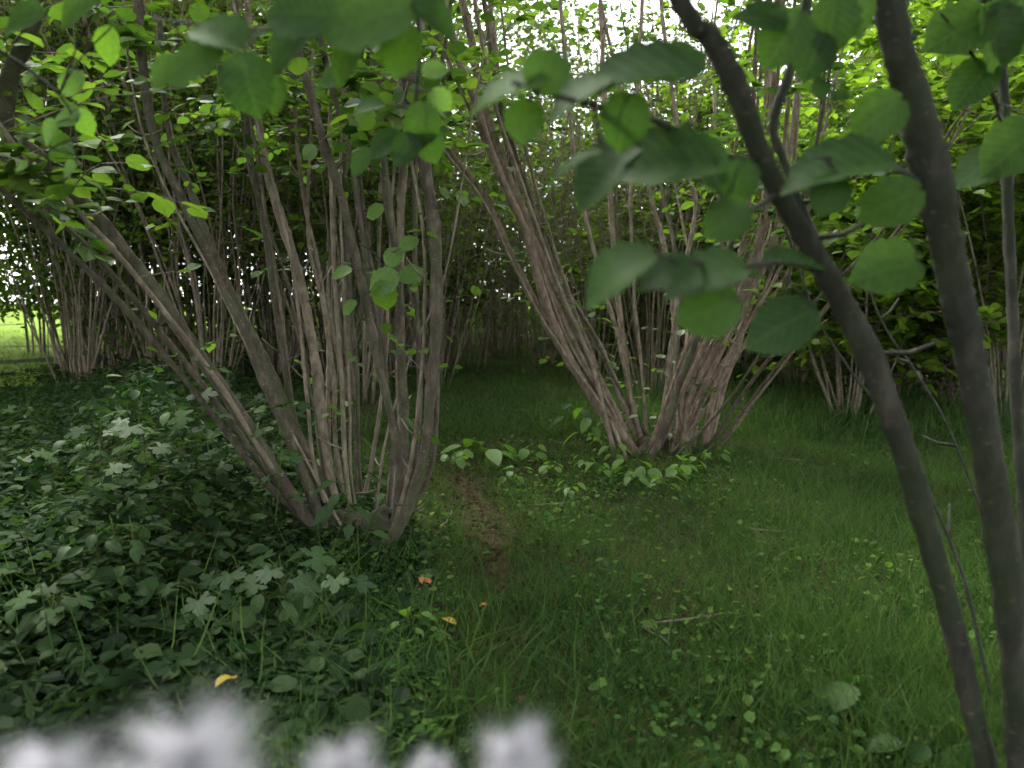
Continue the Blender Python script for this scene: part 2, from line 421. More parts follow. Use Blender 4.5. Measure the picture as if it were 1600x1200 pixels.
def sprays(mb_leaf, mb_twig, stems, n, t0, t1, length, leaf, rg, tmpl=LEAF8, per=12, flat=.35, up=.25, twig_r=.003, zmin=None, spread=1.0):
    """leafy side shoots along the stems: leaves alternate, held nearly flat"""
    Ps, Ds, Ns, Ss = [], [], [], []
    for _ in range(n):
        s = stems[rg.integers(len(stems))]
        t = t0 + (t1 - t0) * rg.random()
        i = min(len(s.pts) - 2, int(t * (len(s.pts) - 1)))
        p = s.pts[i]
        if zmin is not None and p[2] < zmin: continue
        az = rg.random() * 2 * np.pi
        Lg = length * (.45 + .8 * rg.random())
        dv = np.array([np.cos(az), np.sin(az), up + .35 * rg.normal()]); dv /= np.linalg.norm(dv)
        end = p + dv * Lg * spread
        sag = np.array([0, 0, -.12 * Lg])
        q = np.array([p, (p + end) / 2 + rg.normal(size=3) * .04 * Lg, end + sag])
        c = spline(q, 6)
        V, F = tube(c, np.linspace(twig_r, twig_r * .35, 6), 3, .0, 0, False); mb_twig.add(V, F)
        m = max(3, int(per * (.6 + .7 * rg.random())))
        u = np.sort(.12 + .88 * rg.random(m)); u[-1] = 1.0
        j = u * 5; i0 = np.minimum(j.astype(int), 4); f = (j - i0)[:, None]
        pp = c[i0] * (1 - f) + c[i0 + 1] * f
        side = np.cross(dv, [0, 0, 1.0]); side /= np.linalg.norm(side) + 1e-9
        sg = np.where(np.arange(m) % 2, 1, -1)[:, None]
        dd = dv[None] * (.5 + .5 * u[:, None]) + side[None] * sg * (1.0 - .8 * u[:, None] ** 3) + rg.normal(size=(m, 3)) * .28
        dd[:, 2] -= .25
        nn = np.array([0, 0, 1.0])[None] + rg.normal(size=(m, 3)) * flat
        Ps.append(pp + dd / np.linalg.norm(dd, axis=1)[:, None] * .015); Ds.append(dd); Ns.append(nn); Ss.append(leaf * (.55 + .75 * rg.random(m)))
    P, D, N, Sz = map(np.concatenate, (Ps, Ds, Ns, Ss))
    V, F = scatter(tmpl[0], tmpl[1], P, frames(D, N), Sz)
    mb_leaf.add(V, F)

def gnarl(c, r, h, seed, squash=(1, 1)):
    """knuckled stump that the stems rise from"""
    rg = np.random.default_rng(seed); nu, nv = 22, 9
    V = []; 
    ph = rg.random(6) * 6
    for j in range(nv):
        v = j / (nv - 1)
        rr = r * (1.12 - .55 * v ** 1.4); z = -.06 + (h + .06) * v
        for i in range(nu):
            a = 2 * np.pi * i / nu
            k = 1 + .16 * math.sin(3 * a + ph[0] + 2 * v) + .10 * math.sin(5 * a + ph[1] - 3 * v) + .07 * math.sin(9 * a + ph[2]) + .06 * (rg.random() - .5)
            V.append((c[0] + rr * k * math.cos(a) * squash[0], c[1] + rr * k * math.sin(a) * squash[1], c[2] + z + .03 * math.sin(4 * a + ph[3]) * v))
    V.append((c[0], c[1], c[2] + h * .8))
    i = np.arange(nv - 1)[:, None] * nu; jj = np.arange(nu)[None]; kk = (jj + 1) % nu
    q = np.stack([i + jj, i + kk, i + nu + kk, i + nu + jj], -1).reshape(-1, 4)
    l = (nv - 1) * nu; a = np.arange(nu)
    return np.array(V), [q, np.stack([l + a, l + (a + 1) % nu, np.full(nu, nv * nu)], -1)]

def build_stool(name, label, stems_px, base_d, mats, group=None, crown=None, gn=None, cat='tree', seed=0, thick=.54, thin=0):
    bx = np.mean([at(s[0][0][0], s[0][0][1], base_d)[0] for s in stems_px])
    base = np.array([bx, base_d, float(gz(bx, base_d))])
    root = empty(name, base, label, cat, group)
    stems = []
    rt = np.random.default_rng(seed + 40); stems_px = list(stems_px)
    for _ in range(thin):                       # thin poles between the thick ones
        a = stems_px[rt.integers(len(stems_px))]; q = np.array(a[0], float); u = np.linspace(0, 1, len(q))
        q[:, 0] += rt.normal() * 12 + rt.normal() * 55 * u + rt.normal() * 9 * np.sin(u * 3.1); q[0, 0] = a[0][0][0] + rt.normal() * 14
        stems_px.append(([tuple(v) for v in q], a[1] + rt.normal() * .1, a[2] + rt.normal() * .5, 9 + 11 * rt.random() ** 1.5, rt.integers(len(mats)), 1.5))
    for k, s in enumerate(stems_px):
        px, dd, dl, th, mk = s[:5]; th = th * thick; top = s[5] if len(s) > 5 else 2.2
        st = stem_from_px(px, base_d + dd, dl, th, top, seed * 100 + k)
        V, F = tube(st.pts, st.rad, 10 if th > 14 else 6, .2, seed * 100 + k)
        mb = MB(); mb.add(V, F)
        # stubs of snapped twigs
        rg = np.random.default_rng(seed * 77 + k)
        for _ in range(rg.integers(2, 6)):
            i = rg.integers(3, len(st.pts) - 3)
            dv = rg.normal(size=3); dv[2] = abs(dv[2]) * .6; dv /= np.linalg.norm(dv)
            ln = .03 + .12 * rg.random()
            V, F = tube(np.array([st.pts[i], st.pts[i] + dv * (st.rad[i] + ln * .5), st.pts[i] + dv * (st.rad[i] + ln) + [0, 0, .02]]), [.006, .005, .003], 4, .05, 1, False)
            mb.add(V, F)
        link('stem', mb.mesh('stem', True, base), mats[mk], root)
        stems.append(st)
    if gn:
        mb = MB(); mb.add(*gnarl(base + np.array(gn[3]) if len(gn) > 3 else base, gn[0], gn[1], seed, gn[2]))
        link('stump', mb.mesh('stump', True, base), M_STUMP, root)
    rg = np.random.default_rng(seed + 900)
    if crown:
        ml, mt = MB(), MB()
        for c in crown: sprays(ml, mt, stems, rg=rg, **c)
        tag(link('crown', ml.mesh('crown', False, base), M_LEAF_CROWN, root), kind='stuff')
        tag(link('twigs', mt.mesh('twigs', True, base), M_TWIG, root), kind='stuff')
    return root, stems, base

LEFT = [
    ([(492, 835), (430, 735), (340, 600), (250, 470), (150, 340), (62, 245), (14, 200), (16, 120), (55, 10)], -.05, -.9, 38, 0, 2.0),
    ([(480, 830), (420, 740), (330, 620), (225, 490), (140, 392), (60, 310), (-10, 232)], .1, -.7, 19, 0, 2.0),
    ([(515, 840), (440, 655), (390, 545), (340, 430), (285, 320), (240, 205), (222, 90), (215, -20)], .0, .3, 33, 0),
    ([(525, 840), (478, 705), (405, 545), (345, 420), (300, 300), (262, 200), (250, 60)], .2, .7, 28, 0),
    ([(535, 835), (510, 730), (497, 620), (484, 510), (462, 410), (425, 300), (404, 190), (390, 40)], .3, .6, 31, 1),
    ([(520, 830), (490, 720), (479, 620), (466, 490), (440, 340), (412, 230), (370, 30)], .15, .3, 12, 1),
    ([(548, 830), (526, 715), (522, 600), (505, 480), (484, 380), (484, 240), (490, 60)], .4, .8, 16, 1),
    ([(560, 840), (556, 700), (540, 560), (520, 430), (505, 290), (500, 120)], .35, 1.0, 9, 0),
    ([(612, 852), (624, 745), (600, 600), (566, 450), (531, 310), (492, 175), (464, 75), (440, -20)], -.1, -.3, 30, 0),
    ([(615, 850), (628, 770), (608, 640), (585, 500), (561, 335), (546, 235), (512, 110), (490, -10)], .05, .2, 21, 0),
    ([(618, 850), (632, 700), (626, 560), (620, 420), (603, 275), (590, 170), (580, -10)], .0, .1, 33, 0),
    ([(590, 868), (628, 815), (655, 735), (671, 620), (681, 500), (681, 375), (661, 250), (642, 150), (630, 0)], -.2, -.25, 38, 0),
    ([(600, 845), (622, 690), (626, 560), (624, 420), (628, 300), (650, 120)], .4, .5, 26, 1),
    ([(505, 835), (470, 720), (446, 600), (430, 470), (408, 330), (380, 150), (365, -10)], .3, .5, 18, 0),
    ([(530, 838), (512, 700), (515, 560), (500, 430), (470, 280), (455, 100)], .45, .7, 20, 1),
    ([(570, 842), (560, 720), (558, 580), (545, 430), (540, 260), (545, 40)], .5, .8, 18, 0),
    ([(555, 840), (538, 700), (532, 560), (522, 400), (515, 240), (520, 20)], .2, .3, 15, 1),
    ([(600, 850), (640, 760), (655, 640), (652, 500), (648, 360), (655, 200), (690, 10)], .1, .2, 20, 0),
    ([(605, 850), (612, 700), (598, 520), (575, 380), (560, 200), (570, 10)], .35, .5, 15, 0),
    ([(585, 840), (600, 700), (640, 560), (698, 420), (735, 200), (765, 20)], .25, .2, 8, 1),
]
RIGHT = [
    ([(992, 708), (940, 640), (890, 560), (850, 462), (820, 360), (777, 262), (746, 170), (715, 80), (690, -10)], -.05, -.5, 33, 0),
    ([(990, 700), (930, 580), (880, 480), (840, 390), (800, 290), (762, 185), (735, 60)], .1, .0, 29, 0),
    ([(985, 702), (920, 612), (860, 520), (810, 420), (760, 312), (702, 232), (640, 140)], .0, -.4, 21, 0),
    ([(1004, 700), (962, 602), (930, 530), (880, 450), (832, 370), (792, 232), (770, 60)], .2, .3, 21, 1),
    ([(1006, 705), (990, 640), (966, 530), (940, 440), (916, 340), (896, 240), (880, 60)], .15, .6, 17, 1),
    ([(1000, 700), (976, 560), (961, 420), (952, 280), (940, 60)], .3, .9, 20, 0),
    ([(1012, 705), (1002, 560), (991, 450), (986, 300), (1000, 60)], .25, .5, 13, 1),
    ([(1032, 710), (1042, 600), (1062, 450), (1086, 322), (1068, 255), (1040, 60)], .2, .6, 16, 1),
    ([(1062, 712), (1086, 630), (1122, 540), (1166, 440), (1196, 330), (1204, 200), (1215, 40)], -.05, -.2, 29, 0),
    ([(1018, 716), (1032, 690), (1062, 600), (1092, 520), (1140, 390), (1164, 300), (1180, 100)], -.2, -.3, 24, 2),
    ([(1096, 712), (1116, 620), (1152, 530), (1184, 440), (1220, 340), (1240, 180)], .05, .3, 22, 0),
    ([(1112, 705), (1140, 672), (1200, 590), (1290, 482), (1400, 370)], -.1, -.6, 9, 2, .8),
    ([(1106, 710), (1132, 600), (1172, 480), (1190, 380), (1196, 200)], .2, .5, 19, 0),
    ([(1040, 712), (1050, 560), (1046, 430), (1010, 280), (960, 100)], .35, 1.0, 17, 0),
    ([(1078, 714), (1098, 600), (1120, 520), (1128, 400), (1120, 240)], .1, .8, 20, 1),
    ([(1050, 714), (1070, 640), (1092, 560), (1110, 470), (1135, 330)], -.1, .0, 17, 0),
    ([(1070, 716), (1080, 650), (1100, 560), (1140, 500), (1160, 470)], -.15, .1, 15, 0),
]
NEAR = [
    ([(1592, 1445), (1545, 1225), (1492, 980), (1442, 800), (1392, 645), (1332, 505), (1270, 390), (1200, 262), (1150, 130), (1108, 55), (1055, -20)], .0, -.25, 54, 0, 1.2),
    ([(1604, 1445), (1560, 1225), (1512, 1050), (1462, 850), (1402, 640), (1368, 540), (1290, 410), (1225, 250), (1210, 190), (1236, 110), (1262, 10)], .12, .1, 30, 0, 1.2),
    ([(1618, 1445), (1602, 1230), (1576, 950), (1546, 750), (1512, 560), (1481, 430), (1452, 285), (1420, 150), (1385, -20)], -.05, -.1, 84, 0, 1.6),
    ([(1652, 1445), (1640, 1225), (1612, 900), (1592, 650), (1574, 300), (1562, 0)], .3, .4, 44, 0, 1.6),
    ([(1606, 1445), (1580, 1225), (1500, 900), (1420, 700), (1345, 600), (1290, 520), (1270, 480)], .35, .8, 13, 0, .3),
    ([(1614, 1445), (1600, 1225), (1560, 900), (1490, 690), (1430, 580), (1395, 530)], .3, .8, 12, 0, .3),
]
mats = [M_BARK_L, M_BARK_P]
left, left_stems, left_base = build_stool('hazel_stool', 'dark many-stemmed hazel left of the path, its thickest stem leaning out to the left', LEFT, 3.72, mats, seed=1, thin=9,
    gn=(.22, .12, (1.0, .7), (.02, .06, 0)),
    crown=[dict(n=320, t0=.62, t1=1, length=.55, leaf=.085, per=10), dict(n=46, t0=.30, t1=.62, length=.28, leaf=.06, per=4)])
right, right_stems, right_base = build_stool('hazel_stool', 'many-stemmed hazel with warm brown bark, right of the path, fanning out', RIGHT, 5.9, [M_BARK_R, M_BARK_P, M_BARK_L], seed=2, thin=24, thick=.5,
    gn=(.24, .10, (1.05, .7), (0, .06, 0)),
    crown=[dict(n=330, t0=.6, t1=1, length=.6, leaf=.085, per=10), dict(n=110, t0=.22, t1=.6, length=.35, leaf=.06, per=5), dict(n=60, t0=.03, t1=.24, length=.16, leaf=.05, per=3)])
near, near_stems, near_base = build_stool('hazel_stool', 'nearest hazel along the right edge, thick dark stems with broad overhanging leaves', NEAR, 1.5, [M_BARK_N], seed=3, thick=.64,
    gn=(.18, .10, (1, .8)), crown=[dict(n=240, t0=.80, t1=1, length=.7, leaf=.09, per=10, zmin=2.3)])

# ------------------------------------------------------------------ leafy branches close to the camera
def leaf_object(parent, origin, px, py, d, ln, ang, tilt, meshes, rnd, name='leaf', dz=0.0):
    """one leaf: centre at a photo pixel, ln = length in photo pixels, ang = direction of the tip in the picture, tilt 0 faces the camera, 90 lies flat"""
    ln = ln * .88; c = at(px, py, d); Lm = ln / FPX * d
    a = math.radians(ang)
    y = np.array([math.cos(a), dz, math.sin(a)]); y /= np.linalg.norm(y)
    n0 = np.array([0, -1.0, 0]); n1 = np.array([0, -.15, 1.0])
    t = math.radians(tilt)
    z = math.cos(t) * n0 + math.sin(t) * n1
    M = frames(y[None], z[None])[0]
    b = c - y * Lm * .48
    o = bpy.data.objects.new(name, meshes[rnd.randrange(len(meshes))]); COL.objects.link(o)
    o.parent = parent
    X = Matrix(((M[0, 0] * Lm, M[0, 1] * Lm, M[0, 2] * Lm, b[0] - origin[0]), (M[1, 0] * Lm, M[1, 1] * Lm, M[1, 2] * Lm, b[1] - origin[1]),
                (M[2, 0] * Lm, M[2, 1] * Lm, M[2, 2] * Lm, b[2] - origin[2]), (0, 0, 0, 1)))
    o.matrix_local = X
    return o, b

def leafy_branch(poly, r0, r1, leaves, parent=None, origin=None, name='branch', label=None, cat=None, meshes=HAZEL, mat=M_BARK_N, seed=0):
    """poly: [(px, py, d)]; leaves: [(px, py, d, len, ang, tilt[, fresh])]. As a part of a tree when parent is given, else a thing"""
    rnd = random.Random(seed)
    ds = .77 if cat is not None or parent is near else 1.0      # these hang within arm's reach
    poly = [(a, b, d * ds) for a, b, d in poly]; leaves = [(L[0], L[1], L[2] * ds) + tuple(L[3:]) for L in leaves]
    P = np.array([at(*p) for p in poly]); C = spline(P, 8 * len(P))
    org = np.array(origin) if parent is not None else P[0]
    mb = MB(); V, F = tube(C, np.linspace(r0, r1, len(C)), 7, .1, seed); mb.add(V, F)
    if parent is None:
        root = empty(name, org, label, cat); holder = root
    else:
        holder = None
    todo = []
    o = None
    if parent is not None:
        o = bpy.data.objects.new(name, None)   # replaced below by the branch mesh
        bpy.data.objects.remove(o)
    specs = []
    for L in leaves:
        specs.append(L)
    # petioles need the leaf bases: compute first with a dry frame
    for L in specs:
        px, py, d, ln, ang, tilt = L[:6]
        c = at(px, py, d); a = math.radians(ang); y = np.array([math.cos(a), 0, math.sin(a)])
        b = c - y * (ln * .88 / FPX * d) * .48
        i = int(np.argmin(np.linalg.norm(C - b, axis=1))); q = C[i]
        gap = np.linalg.norm(q - b)
        mid = (q + b) / 2 + np.array([0, 0, .06 * gap])
        V, F = tube(spline(np.array([q, mid, b]), 6), np.linspace(.0022, .0015, 6), 5, 0, 0, False); mb.add(V, F)
    me = mb.mesh('branch', True, org)
    stem = link('branch' if parent is not None else 'stem', me, mat, parent if parent is not None else root)
    holder = stem if parent is not None else root
    for L in specs:
        px, py, d, ln, ang, tilt = L[:6]
        ms = HAZEL_FRESH if (len(L) > 6 and L[6]) else meshes
        leaf_object(holder, org, px, py, d, ln, ang, tilt, ms, rnd)
    return holder

# overhanging branches of the near hazel
leafy_branch([(1190, 255, 1.72), (1120, 240, 1.6), (1040, 195, 1.45), (960, 172, 1.35), (870, 150, 1.25), (800, 128, 1.2)], .0075, .0025, [
    (792, 138, 1.2, 150, 188, 62), (855, 108, 1.22, 95, 75, 10), (905, 148, 1.27, 130, 200, 70), (1000, 125, 1.3, 215, 185, 58), (1062, 95, 1.38, 110, 30, 35),
    (975, 190, 1.32, 100, 262, 25), (1040, 252, 1.42, 190, 175, 52), (945, 270, 1.35, 150, 215, 66), (895, 245, 1.3, 110, 190, 80),
    (820, 190, 1.25, 80, 262, 45), (1105, 255, 1.5, 120, 330, 50)], near, near_base, seed=4)
leafy_branch([(1215, 300, 1.72), (1190, 320, 1.6), (1150, 330, 1.45), (1120, 300, 1.35)], .005, .002, [
    (1135, 345, 1.35, 88, 215, 8), (1155, 285, 1.4, 78, 262, 30)], near, near_base, seed=5)
leafy_branch([(1285, 420, 1.74), (1230, 410, 1.55), (1160, 415, 1.35), (1080, 408, 1.2), (1040, 402, 1.15)], .006, .002, [
    (965, 428, 1.12, 150, 207, 70), (1040, 425, 1.15, 110, 195, 62), (1100, 432, 1.2, 150, 190, 55), (1108, 485, 1.22, 112, 200, 8), (1222, 503, 1.4, 130, 200, 40),
    (1245, 405, 1.5, 115, 8, 76)], near, near_base, seed=6)
leafy_branch([(1455, 300, 1.85), (1400, 262, 1.65), (1340, 248, 1.5), (1270, 246, 1.4)], .006, .002, [
    (1310, 262, 1.4, 190, 182, 58), (1372, 182, 1.5, 100, 215, 10), (1295, 305, 1.4, 80, 250, 35), (1395, 312, 1.5, 105, 200, 25), (1385, 420, 1.55, 120, 190, 30),
    (1282, 135, 1.7, 40, 80, 0), (1315, 150, 1.7, 36, 20, 40)], near, near_base, seed=7)
leafy_branch([(1430, 60, 1.95), (1350, 30, 1.8), (1260, 20, 1.7), (1200, 35, 1.6)], .006, .002, [
    (1225, 60, 1.6, 105, 235, 25), (1300, 40, 1.65, 100, 265, 35), (1270, 90, 1.65, 85, 250, 30), (1340, 15, 1.7, 95, 300, 40), (1190, 25, 1.6, 90, 160, 30)], near, near_base, seed=8)
leafy_branch([(1570, 200, 2.2), (1540, 120, 2.1), (1500, 60, 2.05), (1470, 20, 2.0)], .006, .002, [
    (1500, 45, 2.0, 120, 200, 30), (1560, 60, 2.0, 120, 300, 35), (1520, 130, 2.05, 90, 230, 45), (1590, 30, 2.0, 130, 260, 35), (1585, 230, 2.0, 120, 215, 40),
    (1540, 250, 2.05, 100, 200, 50)], near, near_base, seed=9)

# branch sweeping in over the top left, and a sprig that hangs on the left hazel
leafy_branch([(700, -60, 1.35), (640, 10, 1.4), (560, 40, 1.45), (450, 48, 1.5), (330, 40, 1.55), (240, 30, 1.6)], .005, .002, [
    (575, 22, 1.35, 180, 190, 25), (470, 15, 1.4, 140, 170, 20), (625, 80, 1.4, 90, 250, 30), (540, 95, 1.45, 85, 230, 45), (388, 132, 1.45, 108, 280, 10),
    (300, 100, 1.5, 115, 200, 35), (340, 50, 1.5, 115, 150, 50), (450, 75, 1.45, 105, 215, 45), (255, 112, 1.6, 70, 215, 30),
    (430, 150, 1.5, 60, 250, 30), (680, 25, 1.35, 90, 330, 45)],
    name='hazel_branch', label='overhanging hazel branch with broad green leaves across the top left', cat='branch', seed=11)
leafy_branch([(640, -40, 1.95), (655, 60, 1.95), (650, 150, 1.95), (640, 215, 1.95)], .004, .002, [
    (660, 195, 1.9, 75, 265, 10), (632, 235, 1.9, 65, 220, 20), (672, 228, 1.92, 60, 290, 10), (600, 225, 1.95, 70, 200, 40), (575, 170, 1.95, 60, 190, 50), (560, 250, 2.0, 55, 215, 35),
    (690, 155, 1.9, 45, 320, 20, 1), (520, 120, 1.95, 55, 190, 30), (545, 70, 1.9, 60, 200, 20, 1), (680, 110, 1.9, 45, 10, 20, 1)],
    name='hazel_branch', label='hanging leafy hazel branch in front of the dark left-hand stems', cat='branch', seed=12)
leafy_branch([(-30, 60, 2.0), (60, 120, 2.1), (105, 165, 2.1), (120, 215, 2.1)], .004, .0015, [
    (112, 127, 2.1, 52, 60, 5, 1), (48, 120, 2.1, 34, 60, 40, 1), (100, 178, 2.1, 55, 160, 20, 1), (72, 205, 2.1, 50, 215, 25, 1), (130, 190, 2.1, 45, 290, 20, 1),
    (105, 262, 2.1, 36, 200, 20, 1), (30, 258, 2.1, 30, 180, 30, 1), (165, 70, 2.1, 60, 250, 10, 1), (120, 15, 2.0, 90, 200, 35), (30, 30, 2.0, 90, 190, 30)],
    name='hazel_branch', label='thin twig of small bright yellow-green leaves at the upper left edge', cat='branch', seed=13)
leafy_branch([(560, 380, 3.6), (590, 400, 3.5), (600, 430, 3.45), (615, 450, 3.45)], .004, .0015, [
    (598, 440, 3.4, 60, 200, 25, 1), (600, 462, 3.4, 55, 270, 10, 1), (645, 428, 3.45, 50, 20, 35, 1), (532, 425, 3.4, 40, 185, 60, 1), (615, 400, 3.45, 40, 60, 20, 1), (585, 330, 3.5, 36, 200, 40, 1),
    (640, 380, 3.45, 36, 30, 30, 1), (545, 480, 3.4, 34, 210, 55, 1)], left, left_base, seed=14)

# ------------------------------------------------------------------ background hazels
def bg_variant(seed, nst, height, spread, crown_from, nspray, leaf, tmpl=LEAF4, rbase=.035, per=14, length=.9, leafmat=None):
    rg = np.random.default_rng(seed); stems = []
    for k in range(nst):
        az = 2 * np.pi * (k + .6 * rg.random()) / nst; lean = spread * (.25 + .9 * rg.random()); h = height * (.65 + .4 * rg.random())
        b = np.array([np.cos(az), np.sin(az), 0]) * .14 * (.4 + rg.random())
        t = np.linspace(0, 1, 6)[:, None]
        p = b + np.array([np.cos(az), np.sin(az), 0]) * lean * (t ** 1.1) + np.array([0, 0, h]) * t + rg.normal(size=(6, 3)) * np.array([.09, .09, .02]) * (t > 0)
        p[0, 2] = -.1
        c = spline(p, 26); r = rbase * (.45 + .8 * rg.random()) * (1 - .8 * np.linspace(0, 1, 26))
        stems.append(Stem(c, np.maximum(r, .004)))
    ml, mt = MB(), MB()
    sprays(ml, mt, stems, nspray, crown_from, 1.0, length, leaf, rg, tmpl, per=per, flat=.4, twig_r=.006, spread=1.15)
    out = []
    for k, s in enumerate(stems):
        mb = MB(); mb.add(*tube(s.pts, s.rad, 7, .1, seed * 50 + k)); out.append(('stem', mb.mesh('far_stem'), M_BARK_F, None))
    out.append(('twigs', mt.mesh('far_twigs'), M_TWIG, 'stuff'))
    out.append(('crown', ml.mesh('far_crown', False), leafmat or M_LEAF_FAR, 'stuff'))
    return out

def pole_variant(seed):
    """close-set, nearly upright thin poles with few leaves"""
    rg = np.random.default_rng(seed); out, stems = [], []
    for k in range(26):
        a = rg.random() * 6.283; b = np.array([np.cos(a), np.sin(a), 0]) * 1.3 * rg.random() ** .6
        t = np.linspace(0, 1, 5)[:, None]; h = 4.5 + 3 * rg.random()
        p = b * (1 + .35 * t) + np.array([rg.normal() * .35, rg.normal() * .35, 0]) * t + np.array([0, 0, h]) * t + rg.normal(size=(5, 3)) * [.05, .05, 0]
        p[0, 2] = -.1; c = spline(p, 16); stems.append(Stem(c, np.maximum((.008 + .02 * rg.random() ** 1.5) * (1 - .7 * np.linspace(0, 1, 16)), .004)))
        mb = MB(); mb.add(*tube(c, stems[-1].rad, 6, .1, k)); out.append(('stem', mb.mesh('pole_stem'), M_BARK_F, None))
    ml, mt = MB(), MB(); sprays(ml, mt, stems, 150, .12, 1.0, .6, .08, rg, LEAF4, per=8, flat=.5, twig_r=.004)
    return out + [('twigs', mt.mesh('pole_twigs'), M_TWIG, 'stuff'), ('crown', ml.mesh('pole_crown', False), M_LEAF_DIM, 'stuff')]

VAR = [bg_variant(31, 16, 7.5, 2.0, .34, 380, .115, rbase=.026), bg_variant(32, 13, 8.5, 1.7, .38, 380, .12, rbase=.028), bg_variant(33, 18, 6.5, 2.2, .28, 390, .11, rbase=.022),
       bg_variant(34, 10, 9.5, 1.5, .30, 420, .125, rbase=.034), bg_variant(35, 13, 5.0, 2.2, .10, 520, .10, rbase=.02),
       bg_variant(36, 22, 6.5, 2.3, .30, 200, .075, rbase=.015, per=8, length=.6, leafmat=M_LEAF_DIM), pole_variant(38), bg_variant(37, 12, 5.2, 2.0, .2, 380, .12, tmpl=LEAF8, rbase=.02, leafmat=M_LEAF_SUNNY)]

def place_bg(var, x, y, rz, s, label, group):
    root = empty('hazel_stool', (x, y, float(gz(x, y))), label, 'tree', group)
    root.rotation_euler = (0, 0, rz); root.scale = (s, s, s * (0.95 + .15 * R.random()))
    for nm, me, mt, kd in VAR[var]:
        o = link(nm, me, mt, root)
        if kd: o['kind'] = kd
    return root

BG = [(200, 12.5, 6, 1.0), (290, 14.5, 6, 1.05), (370, 11.8, 6, 1.0), (450, 13.2, 6, 1.0), (560, 15, 6, 1.1), (650, 13, 6, .95), (720, 17, 6, 1.1), (800, 19, 6, 1.1), (870, 16, 6, 1.0), (140, 16, 6, 1.1), (980, 13.5, 6, 1.0), (1090, 12.4, 6, .9),
    (330, 9.2, 5, 1.0), (430, 10.5, 5, 1.0), (520, 9.6, 5, .95), (610, 11, 5, 1.0), (680, 10.2, 5, .8), (180, 11, 5, 1.05), (120, 9.8, 5, 1.0), (930, 10.5, 5, .9), (1020, 9.6, 5, .9), (1110, 10.8, 5, 1.0), (780, 16, 5, 1.0), (850, 14, 5, .9),
    (1330, 7.8, 7, .85), (1400, 9.2, 7, .75), (1180, 11.2, 7, .8), (1470, 9.4, 7, 1.0), (1250, 10.5, 7, 1.0), (1580, 7.4, 7, .9),
    (300, 12.2, 2, .9), (150, 13, 2, 1.0), (400, 15, 0, 1.0), (180, 17.5, 0, 1.1), (690, 13.5, 2, .8),   # photo x of the base, distance, variant, scale
    (110, 11.6, 1, 1.0), (250, 10.6, 0, .95), (130, 15, 3, 1.0), (335, 14, 1, 1.0), (430, 18, 3, 1.05), (-260, 15, 0, 1.0), (540, 12.5, 1, .95), (215, 20, 1, 1.1), (-330, 11, 3, 1),
    (640, 16, 3, .95), (700, 20, 0, 1.0), (785, 23, 1, .85), (870, 20, 0, .85), (930, 16, 2, .9), (880, 27, 0, 1.0), (600, 24, 1, 1.1), (500, 25, 3, 1.2), 
    (1010, 12, 2, .8), (1120, 14, 2, .85), (1235, 11.5, 4, .8), (1330, 15, 4, .9), (1420, 11, 4, .85), (1500, 14, 1, .95), (1590, 9.5, 2, 1.0), (1180, 19, 2, 1.0), (1390, 20, 4, 1.2),
    (1050, 22, 0, .9), (1560, 19, 3, 1.1), (1280, 26, 2, 1.2), (1480, 26, 3, 1.3), (1130, 30, 0, 1.1), 
    (1850, 6.5, 1, 1.0), (-420, 7, 1, 1.0), (560, 8.6, 1, .8), (1330, 8.6, 4, .55), (1500, 8.5, 4, .6)]  # this row's first two, out of frame, added for overhead shade
for x, y, v in ((-2.6, -2.4, 1), (2.4, -2.0, 3), (-5.2, -.6, 3), (5.0, .6, 1), (3.5, 1.5, 3), (-5.0, 1.6, 1), (-5.9, 4.6, 3), (-7.5, 2.4, 0), (1.2, -1.6, 1)):   # unseen hazels beside and behind the camera, added to shade the foreground
    place_bg(v, x, y, R.random() * 6.28, 1.0, 'unseen hazel beside or behind the viewer, added for its shade', 'unseen hazels added for shade')
ORD = ['leftmost', 'second', 'third', 'fourth', 'fifth', 'sixth', 'seventh', 'eighth', 'ninth', 'tenth', 'eleventh', 'twelfth', 'thirteenth', 'fourteenth', 'fifteenth', 'sixteenth', 'seventeenth', 'eighteenth', 'nineteenth', 'twentieth', 'twenty-first', 'twenty-second', 'twenty-third']
edge_n = grass_n = 0
for px, d, v, s in sorted(BG):
    x = (px - 800) / FPX * d
    shown = 0 < px < 1600 and d < 17
    if px < 480:
        lab, g = 'slender hazel in the thin wood edge, daylight between its stems', 'hazels along the bright wood edge'
        if shown: lab = ORD[edge_n] + ' hazel from the left edge in the thin sunlit wood edge'; edge_n += 1
    elif px < 960: lab, g = 'dim slender hazel in the dark wood beyond the grassy clearing', 'hazels beyond the clearing'
    else:
        lab, g = 'leafy hazel deep in the green thicket behind the right-hand grass', 'hazels in the thicket behind the grass'
        if shown: lab = ORD[grass_n] + ' leafy hazel from the left along the far edge of the right-hand grass'; grass_n += 1
    place_bg(v, x, d, R.random() * 6.28, s, lab, g)

